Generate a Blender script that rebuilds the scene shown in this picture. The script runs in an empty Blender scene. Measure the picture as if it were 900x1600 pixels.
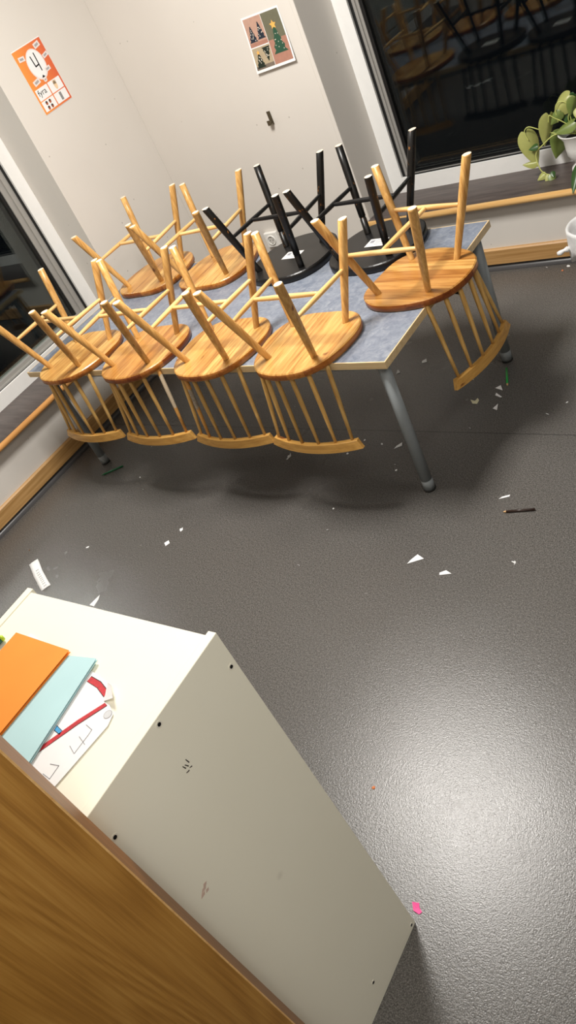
import bpy, bmesh, math, random
from mathutils import Vector, Matrix
random.seed(7)
C = bpy.context.scene.collection
PI = math.pi

# ------------------------------------------------------------------ materials
def srgb(r, g, b):
    f = lambda c: (c / 255 / 12.92) if c / 255 <= .04045 else ((c / 255 + .055) / 1.055) ** 2.4
    return (f(r), f(g), f(b), 1)

class NT:
    def __init__(s, name):
        s.m = bpy.data.materials.new(name); s.m.use_nodes = True
        s.t = s.m.node_tree; s.b = s.t.nodes['Principled BSDF']; s.out = s.t.nodes['Material Output']
    def n(s, t, **k):
        x = s.t.nodes.new('ShaderNode' + t)
        for a, v in k.items(): setattr(x, a, v)
        return x
    def l(s, a, b): s.t.links.new(a, b)
    def val(s, sock, v):
        if hasattr(v, 'is_linked') or hasattr(v, 'links'): s.l(v, sock)
        else: sock.default_value = v
    def math(s, op, a, b=0, c=0):
        x = s.n('Math', operation=op)
        for i, v in enumerate((a, b, c)): s.val(x.inputs[i], v)
        return x.outputs[0]
    def mix(s, f, a, b, mode='MIX'):
        x = s.n('Mix', data_type='RGBA', blend_type=mode)
        s.val(x.inputs[0], f); s.val(x.inputs[6], a); s.val(x.inputs[7], b)
        return x.outputs[2]
    def ramp(s, f, stops):
        x = s.n('ValToRGB'); s.l(f, x.inputs[0]); e = x.color_ramp.elements
        while len(e) < len(stops): e.new(.5)
        for i, (p, c) in enumerate(stops):
            e[i].position = p; e[i].color = c if not isinstance(c, (int, float)) else (c, c, c, 1)
        return x.outputs[0]
    def noise(s, vec, scale, detail=3, rough=.5, dist=0):
        x = s.n('TexNoise'); x.inputs['Scale'].default_value = scale; x.inputs['Detail'].default_value = detail
        x.inputs['Roughness'].default_value = rough; x.inputs['Distortion'].default_value = dist
        if vec is not None: s.l(vec, x.inputs['Vector'])
        return x.outputs[0]
    def obj(s, scale=(1, 1, 1), rnd=True):
        tc = s.n('TexCoord'); mp = s.n('Mapping'); mp.inputs['Scale'].default_value = scale
        v = tc.outputs['Object']
        if rnd:
            oi = s.n('ObjectInfo'); a = s.n('VectorMath', operation='ADD')
            cb = s.n('CombineXYZ')
            for i, k in enumerate((31.7, 17.3, 23.9)): s.l(s.math('MULTIPLY', oi.outputs['Random'], k), cb.inputs[i])
            s.l(v, a.inputs[0]); s.l(cb.outputs[0], a.inputs[1]); v = a.outputs[0]
        s.l(v, mp.inputs['Vector']); return mp.outputs[0]
    def bump(s, h, strength=.2, dist=.001):
        x = s.n('Bump'); x.inputs['Strength'].default_value = strength; x.inputs['Distance'].default_value = dist
        s.l(h, x.inputs['Height']); s.l(x.outputs[0], s.b.inputs['Normal'])
    def set(s, col=None, rough=.5, metal=0, spec=.5):
        if col is not None: s.val(s.b.inputs['Base Color'], col)
        s.val(s.b.inputs['Roughness'], rough); s.val(s.b.inputs['Metallic'], metal)
        s.val(s.b.inputs['Specular IOR Level'], spec); return s.m

def plain(name, col, rough=.5, metal=0, var=.06, scale=40, spec=.5):
    k = NT(name); f = k.noise(k.obj(), scale)
    d = tuple(c * (1 - var * 2) for c in col[:3]) + (1,)
    u = tuple(min(1, c * (1 + var)) for c in col[:3]) + (1,)
    return k.set(k.mix(f, d, u), rough, metal, spec)

def pine_stick(name, lo, hi, axis=2):
    k = NT(name); sc = [90, 90, 90]; sc[axis] = 4
    v = k.obj(tuple(sc)); f = k.noise(v, 1.2, 4, .6)
    c = k.ramp(f, [(.3, lo), (.5, tuple((a + b) / 2 for a, b in zip(lo, hi))), (.68, hi)])
    sc2 = [30, 30, 30]; sc2[axis] = 9
    kn = k.ramp(k.noise(k.obj(tuple(sc2)), 1, 1), [(.735, 0), (.78, 1)])
    c = k.mix(kn, c, srgb(120, 66, 26))
    oi = k.n('ObjectInfo'); h = k.n('HueSaturation'); k.l(c, h.inputs['Color'])
    k.l(k.math('MULTIPLY_ADD', oi.outputs['Random'], .34, .82), h.inputs['Value'])
    k.bump(f, .15, .0005)
    return k.set(h.outputs[0], .36, 0, .45)

def pine_boards(name):
    # glued staves along y with own tone each, grain and knots
    k = NT(name); tc = k.n('TexCoord'); oi = k.n('ObjectInfo')
    sp = k.n('SeparateXYZ'); k.l(tc.outputs['Object'], sp.inputs[0])
    x = k.math('ADD', sp.outputs[0], k.math('MULTIPLY', oi.outputs['Random'], 3.1))
    st = k.math('FLOOR', k.math('DIVIDE', x, .056))
    wn = k.n('TexWhiteNoise', noise_dimensions='1D'); k.l(st, wn.inputs['W'])
    cb = k.n('CombineXYZ')
    k.l(k.math('MULTIPLY', x, 75), cb.inputs[0])
    k.l(k.math('MULTIPLY_ADD', sp.outputs[1], 5, k.math('MULTIPLY', wn.outputs[0], 40)), cb.inputs[1])
    k.l(k.math('MULTIPLY', sp.outputs[2], 60), cb.inputs[2])
    f = k.noise(cb.outputs[0], 1, 4, .6, .6)
    base = k.ramp(f, [(.32, srgb(168, 124, 70)), (.5, srgb(206, 166, 106)), (.68, srgb(224, 190, 132))])
    tone = k.ramp(wn.outputs[0], [(0, srgb(206, 168, 120)), (.35, srgb(255, 246, 220)), (.7, srgb(238, 214, 176)), (1, srgb(196, 160, 116))])
    c = k.mix(.95, base, tone, 'MULTIPLY')
    cb2 = k.n('CombineXYZ')
    k.l(k.math('MULTIPLY', x, 26), cb2.inputs[0]); k.l(k.math('MULTIPLY_ADD', sp.outputs[1], 11, k.math('MULTIPLY', wn.outputs[0], 19)), cb2.inputs[1])
    kn = k.ramp(k.noise(cb2.outputs[0], 1, 1.5), [(.72, 0), (.77, 1)])
    c = k.mix(kn, c, srgb(112, 62, 24))
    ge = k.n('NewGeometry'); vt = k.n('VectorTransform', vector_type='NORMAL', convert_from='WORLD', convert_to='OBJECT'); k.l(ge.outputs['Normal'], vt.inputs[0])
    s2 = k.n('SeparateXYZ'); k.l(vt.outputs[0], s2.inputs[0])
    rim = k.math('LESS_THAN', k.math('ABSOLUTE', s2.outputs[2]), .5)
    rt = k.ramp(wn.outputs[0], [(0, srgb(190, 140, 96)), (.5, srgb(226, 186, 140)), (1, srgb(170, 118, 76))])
    c = k.mix(rim, c, k.mix(1, c, rt, 'MULTIPLY'))  # sides darkened: end-grain tone plus shade from overhead light painted in
    ln = k.math('LESS_THAN', k.math('PINGPONG', k.math('DIVIDE', x, .056), .5), .012)
    c = k.mix(k.math('MULTIPLY', ln, .35), c, srgb(150, 96, 46))
    k.bump(f, .12, .0005)
    return k.set(c, .3, 0, .5)

def door_wood():
    k = NT('oak_veneer'); tc = k.n('TexCoord'); mp = k.n('Mapping'); mp.inputs['Scale'].default_value = (5.5, 5.5, .55)
    k.l(tc.outputs['Object'], mp.inputs[0])
    v = k.noise(mp.outputs[0], 1.0, 1.2, .4, .15)
    ring = k.math('MULTIPLY_ADD', k.math('SINE', k.math('MULTIPLY', v, 300)), .5, .5)
    mp2 = k.n('Mapping'); mp2.inputs['Scale'].default_value = (240, 240, 5); k.l(tc.outputs['Object'], mp2.inputs[0])
    fine = k.noise(mp2.outputs[0], 1, 4, .6)
    f = k.math('ADD', k.math('MULTIPLY', ring, .22), k.math('MULTIPLY', fine, .86))
    c = k.ramp(f, [(.3, srgb(158, 110, 44)), (.55, srgb(178, 128, 56)), (.85, srgb(194, 146, 72))])
    k.bump(fine, .15, .0004)
    return k.set(c, .38, 0, .45)

def lam_oak(name, lo, hi, axis=0):
    k = NT(name); sc = [70, 70, 70]; sc[axis] = 2.2
    mp = k.obj(tuple(sc), False); f = k.noise(mp, 1, 4, .6, .4)
    k.bump(f, .1, .0005)
    return k.set(k.ramp(f, [(.3, lo), (.7, hi)]), .4, 0, .4)

def wall_paint():
    k = NT('wall_paint'); v = k.obj((1, 1, 1), False)
    f = k.noise(v, 2.5, 3)
    c = k.mix(f, srgb(214, 209, 202), srgb(223, 218, 211))
    # small scuffs and pin holes
    vo = k.n('TexVoronoi'); vo.inputs['Scale'].default_value = 17; k.l(v, vo.inputs['Vector'])
    m = k.math('LESS_THAN', vo.outputs['Distance'], .06)
    sel = k.math('GREATER_THAN', k.noise(v, 6, 2), .52)
    c = k.mix(k.math('MULTIPLY', m, k.math('MULTIPLY', sel, .45)), c, srgb(120, 112, 100))
    k.bump(k.noise(v, 260, 3), .06, .001)
    return k.set(c, .62, 0, .35)

def floor_mat():
    k = NT('vinyl_floor'); tc = k.n('TexCoord'); v = tc.outputs['Object']
    a = k.noise(v, 330, 2, .6); b = k.noise(v, 150, 3, .6); big = k.noise(v, 1.6, 3)
    c = k.ramp(a, [(.34, srgb(40, 40, 39)), (.5, srgb(90, 88, 85)), (.66, srgb(142, 139, 135))])
    c2 = k.ramp(b, [(.36, srgb(56, 55, 54)), (.62, srgb(100, 98, 95))])
    c = k.mix(.45, c, c2)
    c = k.mix(k.math('MULTIPLY', big, .25), c, srgb(92, 82, 76))
    sp = k.n('SeparateXYZ'); k.l(v, sp.inputs[0])
    seam = k.math('LESS_THAN', k.math('ABSOLUTE', k.math('ADD', sp.outputs[1], 1.166)), .0022)
    c = k.mix(k.math('MULTIPLY', seam, .6), c, srgb(40, 39, 38))
    k.bump(k.math('ADD', a, b), .45, .0009)
    r = k.math('MULTIPLY_ADD', k.noise(v, 5, 3), .08, .22)
    return k.set(c, r, 0, .5)

def lino_top():
    k = NT('blue_grey_linoleum'); v = k.obj((1, 1, 1), False)
    a = k.noise(v, 38, 5, .7, 1.2); b = k.noise(v, 11, 4, .6)
    c = k.ramp(k.math('MULTIPLY_ADD', a, .7, k.math('MULTIPLY', b, .3)), [(.33, srgb(98, 106, 122)), (.5, srgb(124, 131, 144)), (.67, srgb(148, 153, 162))])
    # dried paint smears near the front corner
    def smear(x, y, r, col, c):
        d = k.n('VectorMath', operation='DISTANCE'); k.l(v, d.inputs[0]); d.inputs[1].default_value = (x, y, 0)
        m = k.ramp(k.math('ADD', d.outputs['Value'], k.math('MULTIPLY', k.noise(v, 90, 4, .7), .07)), [(r, 1), (r + .012, 0)])
        return k.mix(k.math('MULTIPLY', m, .75), c, col)
    c = smear(1.69, .210, .046, srgb(60, 130, 120), c)
    c = smear(1.662, .212, .045, srgb(60, 120, 90), c)
    c = smear(1.658, .248, .040, srgb(60, 80, 150), c)
    return k.set(c, .34, 0, .45)

def sill_mat():
    k = NT('dark_sill'); v = k.obj((6, 60, 60), False); f = k.noise(v, 1, 4, .6, .5)
    return k.set(k.ramp(f, [(.3, srgb(64, 56, 54)), (.7, srgb(96, 86, 82))]), .35, 0, .4)

def glass_mat():
    k = NT('window_glass'); k.t.nodes.remove(k.b)
    tr = k.n('BsdfTransparent'); gl = k.n('BsdfGlossy'); gl.inputs['Roughness'].default_value = 0.0
    gl.inputs['Color'].default_value = (.9, .95, .95, 1); tr.inputs['Color'].default_value = (.86, .9, .88, 1)
    fr = k.n('Fresnel'); fr.inputs['IOR'].default_value = 1.52
    mx = k.n('MixShader'); k.l(k.math('MINIMUM', k.math('MULTIPLY', fr.outputs[0], .8), 1.0), mx.inputs[0]); k.l(tr.outputs[0], mx.inputs[1]); k.l(gl.outputs[0], mx.inputs[2])
    k.l(mx.outputs[0], k.out.inputs[0]); return k.m

def leaf_mat(name, a, b):
    k = NT(name); v = k.obj(); f = k.noise(v, 22, 3)
    return k.set(k.mix(f, a, b), .35, 0, .5)

def cabinet_white():
    k = NT('cream_laminate'); v = k.obj((1, 1, 1), False)
    c = k.mix(k.noise(v, 3, 3), srgb(242, 238, 218), srgb(248, 245, 228))
    vo = k.n('TexVoronoi'); vo.inputs['Scale'].default_value = 11; k.l(v, vo.inputs['Vector'])
    m = k.math('MULTIPLY', k.ramp(vo.outputs['Distance'], [(.03, 1), (.11, 0)]), k.math('GREATER_THAN', k.noise(v, 4, 2), .56))
    c = k.mix(k.math('MULTIPLY', m, .16), c, srgb(140, 128, 110))
    return k.set(c, .42, 0, .4)

def end_grain():
    k = NT('end_grain'); v = k.obj((1, 1, 1)); f = k.noise(v, 160, 3)
    return k.set(k.mix(f, srgb(196, 170, 132), srgb(244, 236, 222)), .7)

def black_lacquer():
    k = NT('black_lacquer'); v = k.obj((1, 1, 1)); f = k.noise(v, 8, 3)
    ch = k.ramp(k.noise(v, 75, 4, .65), [(.70, 0), (.73, 1)])
    c = k.mix(f, srgb(17, 17, 17), srgb(27, 26, 26))
    return k.set(c, .34, 0, .4)

def black_worn():
    k = NT('black_lacquer_worn'); v = k.obj((1, 1, .45)); 
    ch = k.ramp(k.noise(v, 95, 4, .7), [(.64, 0), (.68, 1)])
    return k.set(k.mix(ch, srgb(20, 19, 18), srgb(150, 96, 44)), .36, 0, .4)

M = {}
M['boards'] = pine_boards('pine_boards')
M['leg'] = pine_stick('pine_leg', srgb(178, 128, 66), srgb(224, 178, 108))
M['rungx'] = pine_stick('pine_rung_across', srgb(214, 162, 94), srgb(242, 206, 142), 0)
M['rungy'] = pine_stick('pine_rung_along', srgb(214, 162, 94), srgb(242, 206, 142), 1)
M['spindle'] = pine_stick('pine_spindle', srgb(184, 138, 70), srgb(222, 182, 112))
M['crest'] = pine_stick('pine_crest', srgb(180, 130, 60), srgb(214, 166, 90), 0)
M['end'] = end_grain()
M['black'] = black_lacquer(); M['blackworn'] = black_worn()
M['sticker'] = plain('sticker_paper', srgb(232, 230, 226), .6)
M['wall'] = wall_paint()
M['ceil'] = plain('ceiling_paint', srgb(235, 232, 226), .8)
M['floor'] = floor_mat()
M['cove'] = plain('cove_vinyl', srgb(74, 73, 74), .28, 0, .05, 60)
M['base'] = lam_oak('baseboard_oak', srgb(164, 122, 70), srgb(202, 160, 106), 0)
M['basey'] = lam_oak('baseboard_oak_side', srgb(166, 124, 70), srgb(206, 164, 108), 1)
M['nosing'] = lam_oak('sill_nosing_oak', srgb(214, 164, 98), srgb(236, 194, 130), 0)
M['nosingy'] = lam_oak('sill_nosing_oak_side', srgb(196, 136, 72), srgb(220, 162, 96), 1)
M['sill'] = sill_mat()
M['frame'] = plain('window_frame_white', srgb(238, 238, 236), .35, 0, .02)
M['alu'] = plain('sash_aluminium', srgb(176, 174, 170), .35, .35, .03)
M['gasket'] = plain('black_gasket', srgb(16, 16, 17), .5)
M['glass'] = glass_mat()
M['lino'] = lino_top()
M['lip'] = lam_oak('birch_lipping', srgb(206, 176, 128), srgb(228, 204, 160), 0)
M['steel'] = plain('grey_powder_coat', srgb(134, 140, 143), .5, 0, .04)
M['rubber'] = plain('black_rubber', srgb(18, 18, 18), .6)
M['cab'] = cabinet_white()
M['cabin'] = plain('cabinet_edge', srgb(236, 232, 216), .45, 0, .02)
M['hole'] = plain('dark_metal_screw', srgb(34, 32, 32), .35, .6)
M['scuffdark'] = plain('dark_scuff', srgb(58, 50, 44), .7)
M['scuffpink'] = plain('pink_smudge', srgb(214, 188, 172), .6, 0, .04)
M['door'] = door_wood()
M['dooredge'] = lam_oak('door_edge_oak', srgb(140, 88, 34), srgb(164, 106, 46), 2)
M['orange'] = plain('orange_card', srgb(248, 150, 52), .55, 0, .05, 12)
M['blue'] = plain('pale_blue_card', srgb(186, 222, 226), .55, 0, .04, 12)
M['paper'] = plain('white_paper', srgb(240, 240, 240), .7, 0, .02)
M['paperedge'] = plain('paper_pages', srgb(222, 220, 212), .7, 0, .04)
M['cream'] = plain('cream_peel', srgb(232, 226, 190), .6)
M['red'] = plain('red_felt_pen', srgb(206, 52, 60), .6, 0, .25, 200)
M['bluepen'] = plain('blue_felt_pen', srgb(80, 170, 226), .6, 0, .15, 200)
M['ink'] = plain('black_ink', srgb(24, 24, 26), .6)
M['pencil'] = plain('grey_pencil_line', srgb(140, 140, 146), .7)
M['tape'] = plain('clear_tape_mark', srgb(214, 216, 218), .3)
M['green'] = plain('dark_green_paint', srgb(22, 108, 66), .35)
M['greenlight'] = plain('green_paint', srgb(36, 160, 70), .35)
M['brownpaint'] = plain('dark_brown_paint', srgb(46, 30, 24), .3)
M['rawwood'] = plain('raw_pencil_wood', srgb(222, 180, 128), .6)
M['pink'] = plain('pink_paper', srgb(246, 92, 160), .6)
M['terracotta'] = plain('orange_crumb', srgb(220, 130, 80), .7)
M['cardorange'] = None
M['metal'] = plain('dull_steel', srgb(120, 112, 96), .35, .9)
M['plastic'] = plain('white_plastic', srgb(238, 237, 232), .35, 0, .02)
M['socketdark'] = plain('socket_recess', srgb(206, 204, 198), .4, 0, .02)
M['ceramic'] = plain('white_glazed_ceramic', srgb(238, 238, 236), .15, 0, .02)
M['soil'] = plain('dark_soil', srgb(36, 28, 24), .9, 0, .3, 200)
M['leafA'] = leaf_mat('leaf_yellow_green', srgb(150, 154, 84), srgb(180, 182, 112))
M['leafB'] = leaf_mat('leaf_mid_green', srgb(92, 112, 54), srgb(126, 140, 74))
M['leafC'] = leaf_mat('leaf_dark_green', srgb(34, 66, 28), srgb(58, 92, 40))
M['stem'] = plain('pale_stem', srgb(196, 202, 116), .45)
M['bag'] = plain('white_bin_liner', srgb(236, 236, 236), .4, 0, .03)
M['bin'] = plain('grey_white_bin', srgb(206, 206, 202), .4, 0, .03)
def gradient_card():
    k = NT('orange_card_print'); tc = k.n('TexCoord'); sp = k.n('SeparateXYZ'); k.l(tc.outputs['Object'], sp.inputs[0])
    c = k.ramp(k.math('MULTIPLY_ADD', sp.outputs[1], 5.0, 0.0), [(0, srgb(240, 150, 66)), (1, srgb(216, 92, 56))])
    return k.set(c, .45)
M['cardorange'] = gradient_card()
for nm, col in dict(peach=(194, 156, 138), peachd=(176, 128, 110), olive=(112, 110, 90), treeg=(44, 84, 64), treed=(26, 40, 30),
                    treeb=(34, 44, 58), beige=(180, 164, 136), star=(244, 184, 96), speck=(220, 214, 200), hand=(236, 206, 166),
                    greyrod=(138, 138, 138), bug=(168, 84, 44), bugd=(60, 40, 32), tag=(236, 226, 222), taggrey=(170, 166, 168), shadowgrey=(120, 108, 96)).items():
    M['p_' + nm] = plain('print_' + nm, srgb(*col), .45, 0, .08, 60)

# ------------------------------------------------------------------ mesh helpers
class MB:
    """collects shapes, becomes ONE mesh object"""
    def __init__(s): s.bm = bmesh.new(); s.mats = []
    def mi(s, m):
        if m not in s.mats: s.mats.append(m)
        return s.mats.index(m)
    def face(s, vs, m, smooth=False):
        try: f = s.bm.faces.new(vs)
        except ValueError: return None
        f.material_index = s.mi(m); f.smooth = smooth; return f
    def poly(s, pts, m): return s.face([s.bm.verts.new(p) for p in pts], m)
    def box(s, a, b, m, T=None):
        v = [s.bm.verts.new((x, y, z)) for x in (a[0], b[0]) for y in (a[1], b[1]) for z in (a[2], b[2])]
        if T is not None:
            for w in v: w.co = T @ w.co
        for q in ((0, 1, 3, 2), (4, 6, 7, 5), (0, 4, 5, 1), (2, 3, 7, 6), (0, 2, 6, 4), (1, 5, 7, 3)): s.face([v[i] for i in q], m)
    def prism(s, pts, d, m, mside=None):
        """polygon pts extruded by vector d"""
        d = Vector(d); a = [s.bm.verts.new(p) for p in pts]; b = [s.bm.verts.new(Vector(p) + d) for p in pts]
        s.face(a[::-1], mside or m); s.face(b, m); n = len(a)
        for i in range(n): s.face([a[i], a[(i + 1) % n], b[(i + 1) % n], b[i]], mside or m)
    def rings(s, rs, m, caps=(True, True), capm=None, closed=True, smooth=True):
        vs = [[s.bm.verts.new(p) for p in r] for r in rs]; n = len(vs[0])
        for i in range(len(vs) - 1):
            for j in range(n if closed else n - 1):
                s.face([vs[i][j], vs[i][(j + 1) % n], vs[i + 1][(j + 1) % n], vs[i + 1][j]], m, smooth)
        if caps[0]: s.face(vs[0][::-1], capm[0] if capm else m)
        if caps[1]: s.face(vs[-1], capm[1] if capm else m)
    def tube(s, pts, rad, m, seg=12, capm=None, flat_ends=None):
        """swept circle along points with a radius per point; flat_ends=(bool,bool): end cut horizontal"""
        pts = [Vector(p) for p in pts]
        if not hasattr(rad, '__len__'): rad = [rad] * len(pts)
        rs = []; prev = None
        for i, p in enumerate(pts):
            t = (pts[min(i + 1, len(pts) - 1)] - pts[max(i - 1, 0)]).normalized()
            if prev is None:
                u = t.cross(Vector((0, 0, 1)))
                if u.length < 1e-3: u = t.cross(Vector((1, 0, 0)))
                u.normalize()
            else:
                u = (prev - t * prev.dot(t)).normalized()
            prev = u; w = t.cross(u); r = []
            for j in range(seg):
                a = 2 * PI * j / seg; q = p + (u * math.cos(a) + w * math.sin(a)) * rad[i]
                if flat_ends and ((i == 0 and flat_ends[0]) or (i == len(pts) - 1 and flat_ends[1])):
                    q = q + t * ((p.z - q.z) / t.z)
                r.append(q)
            rs.append(r)
        s.rings(rs, m, capm=capm)
    def lathe(s, prof, c, m, seg=28, caps=(True, True)):
        rs = [[(c[0] + r * math.cos(2 * PI * j / seg), c[1] + r * math.sin(2 * PI * j / seg), c[2] + z) for j in range(seg)] for r, z in prof]
        s.rings(rs, m, caps)
    def build(s, name, parent=None, recalc=True, bevel=0, loc=None):
        if recalc: bmesh.ops.recalc_face_normals(s.bm, faces=s.bm.faces)
        me = bpy.data.meshes.new(name); s.bm.to_mesh(me); s.bm.free()
        for m in s.mats: me.materials.append(m)
        o = bpy.data.objects.new(name, me); C.objects.link(o)
        if parent: o.parent = parent
        if loc: o.location = loc
        if bevel:
            b = o.modifiers.new('bevel', 'BEVEL'); b.width = bevel; b.segments = 2; b.limit_method = 'ANGLE'; b.angle_limit = math.radians(40)
        return o

def tag(o, label=None, cat=None, group=None, kind=None):
    if label: o['label'] = label
    if cat: o['category'] = cat
    if group: o['group'] = group
    if kind: o['kind'] = kind
    return o
def empty(name, loc=(0, 0, 0), rz=0):
    o = bpy.data.objects.new(name, None); C.objects.link(o); o.location = loc; o.rotation_euler = (0, 0, rz)
    o.empty_display_size = .05; return o
def struct(mb, name, parent=None, **k):
    o = mb.build(name, parent, **k)
    if parent is None: o['kind'] = 'structure'
    return o
def copy_tree(o, parent=None):
    c = o.copy(); C.objects.link(c); c.parent = parent
    for ch in list(o.children): copy_tree(ch, c)
    return c

# ------------------------------------------------------------------ room shell
XR, XF, DEP = 1.099, 1.116, .236          # right window: opening edge, frame edge, reveal depth
YL, YF = -.680, -.652                     # left window: the same
ZS, ZT, H = .314, 2.15, 2.62              # sill, window head, ceiling
XE, YB = 8.5, -3.86                       # far side and back of the room
XW, YW = 7.0, -3.2                        # far ends of the two windows

mb = MB(); mb.box((0, YB, -.06), (XE, 0, 0), M['floor']); struct(mb, 'floor')
mb = MB(); mb.box((-.33, YB, H), (XE, .33, H + .05), M['ceil']); struct(mb, 'ceiling')
mb = MB()                                  # the wall with the left window
mb.prism([(0, -.001, 0), (0, YL, 0), (-DEP, YF, 0), (-.33, YF, 0), (-.33, -.001, 0)], (0, 0, H), M['wall'])
mb.box((-.33, YW, 0), (0, YL, ZS - .014), M['wall']); mb.box((-.33, YW, ZT), (0, YL, H), M['wall']); mb.box((-.33, YB, 0), (0, YW, H), M['wall'])
struct(mb, 'wall_left')
mb = MB()
mb.prism([(-.33, 0, 0), (XR, 0, 0), (XF, DEP, 0), (XF, .33, 0), (-.33, .33, 0)], (0, 0, H), M['wall'])
mb.box((XR, 0, 0), (XW, .33, ZS - .014), M['wall']); mb.box((XR, 0, ZT), (XW, .33, H), M['wall']); mb.box((XW, 0, 0), (XE, .33, H), M['wall'])
struct(mb, 'wall_right')
mb = MB(); mb.box((XE, YB, 0), (XE + .1, .33, H), M['wall']); struct(mb, 'wall_east')
mb = MB(); mb.box((-.33, YB - .12, 0), (2.08, YB, H), M['wall']); mb.box((3.00, YB - .12, 0), (XE + .1, YB, H), M['wall']); mb.box((2.08, YB - .12, 2.08), (3.00, YB, H), M['wall'])
struct(mb, 'wall_back')
# paint bead beside the two window corners
mb = MB(); mb.prism([(XR - .022, 0, ZS), (XR - .0005, 0, ZS), (XR - .0005, -.0025, ZS), (XR - .019, -.0025, ZS)], (0, 0, ZT - ZS), M['wall']); struct(mb, 'trim_1')

# coved vinyl edge and oak baseboards
R = .03
def cove_profile(): return [(R, 0.0006)] + [(R - R * math.sin(a), R - R * math.cos(a)) for a in [PI / 2 * i / 6 for i in range(1, 7)]]
mb = MB()
pf = cove_profile()
mb.rings([[(max(d, .0006), y, z + .0006) for d, z in pf] for y in (-R * .0 - .001, YB + .001)], M['cove'], (False, False), closed=False)
struct(mb, 'trim_2', recalc=False)
mb = MB(); mb.rings([[(x, -max(d, .0006), z + .0006) for d, z in pf] for x in (.001, XE - .001)], M['cove'], (False, False), closed=False)
struct(mb, 'trim_3', recalc=False)
Z0, Z1, T = .026, .098, .016
def bb(y): return [(0, y, Z0), (T, y, Z0), (T, y, Z1 - .006), (T - .006, y, Z1), (0, y, Z1)]
mb = MB(); mb.rings([bb(-.001), bb(YB + .001)], M['basey'], smooth=False); struct(mb, 'baseboard_left')
def bb(x): return [(x, -.0, Z0), (x, -T, Z0), (x, -T, Z1 - .006), (x, -T + .006, Z1), (x, 0, Z1)]
mb = MB(); mb.rings([bb(T), bb(XE - .001)], M['base'], smooth=False); struct(mb, 'baseboard_right')

# ------------------------------------------------------------------ windows
def ring(mb, P, u0, u1, z0, z1, w, d0, d1, m):
    """rectangular frame ring: outer (u0..u1, z0..z1), bar width w, between depths d0 and d1; P maps (u, depth, z) to the room"""
    def bx(ua, ub, za, zb):
        c = [P(u, d, z) for u in (ua, ub) for d in (d0, d1) for z in (za, zb)]
        v = [mb.bm.verts.new(p) for p in c]
        for q in ((0, 1, 3, 2), (4, 6, 7, 5), (0, 4, 5, 1), (2, 3, 7, 6), (0, 2, 6, 4), (1, 5, 7, 3)): mb.face([v[i] for i in q], m)
    bx(u0, u0 + w, z0, z1); bx(u1 - w, u1, z0, z1); bx(u0 + w, u1 - w, z0, z0 + w); bx(u0 + w, u1 - w, z1 - w, z1)
def window(name, P, u0, u1, z0, z1, sash):
    """u runs away from the room corner; depth grows outwards"""
    mb = MB(); ring(mb, P, u0, u1, z0, z1, .070, 0, .09, M['frame'])
    root = mb.build(name); root['kind'] = 'structure'
    a = .070
    mb = MB(); ring(mb, P, u0 + a, u1 - a, z0 + a * .86, z1 - a, .010, .012, .09, M['gasket']); mb.build('outer_gasket', root)
    a += .010; zb = z0 + .060 + .010
    mb = MB(); ring(mb, P, u0 + a, u1 - a, z0 + .052, z1 - a, sash * .5, .020, .085, M['alu'])
    ring(mb, P, u0 + a + sash * .5, u1 - a - sash * .5, z0 + .052 + sash * .3, z1 - a - sash * .5, sash * .5, .030, .085, M['alu']); mb.build('sash', root)
    a += sash
    mb = MB(); ring(mb, P, u0 + a, u1 - a, z0 + .062, z1 - a, .014, .036, .07, M['gasket']); mb.build('glazing_gasket', root)
    a += .006
    for k, d in ((0, .046), (1, .062)):
        mb = MB(); mb.poly([P(u0 + a, d, z0 + .066), P(u1 - a, d, z0 + .066), P(u1 - a, d, z1 - a), P(u0 + a, d, z1 - a)], M['glass'])
        o = mb.build('pane', root)
    return root
wr = window('window_1', lambda u, d, z: (u, DEP + d, z), XF, XW, ZS + .012, ZT, .026)
wl = window('window_2', lambda u, d, z: (-DEP - d, u, z), YF, YW, ZS + .012, ZT, -.056) if False else \
     window('window_2', lambda u, d, z: (-DEP - d, -u, z), -YF, -YW, ZS + .012, ZT, .056)
# sills with round oak nosing
mb = MB(); mb.prism([(XR + .001, -.022, ZS - .013), (XW, -.022, ZS - .013), (XW, DEP + .01, ZS - .013), (XF, DEP + .01, ZS - .013)], (0, 0, .025), M['sill'])
sr = struct(mb, 'trim_4')
def rod(mb, a, b, r, m): mb.tube([a, b], r, m, 14)
mb = MB(); rod(mb, (XR - .012, -.034, ZS), (XW, -.034, ZS), .0145, M['nosing']); mb.build('sill_nosing', sr)
mb = MB(); mb.prism([(.022, YL - .001, ZS - .013), (.022, YW, ZS - .013), (-DEP - .01, YW, ZS - .013), (-DEP - .01, YF, ZS - .013)], (0, 0, .025), M['sill'])
sl = struct(mb, 'trim_5')
mb = MB(); rod(mb, (.034, YL + .012, ZS), (.034, YW, ZS), .0145, M['nosingy']); mb.build('sill_nosing', sl)

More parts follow.
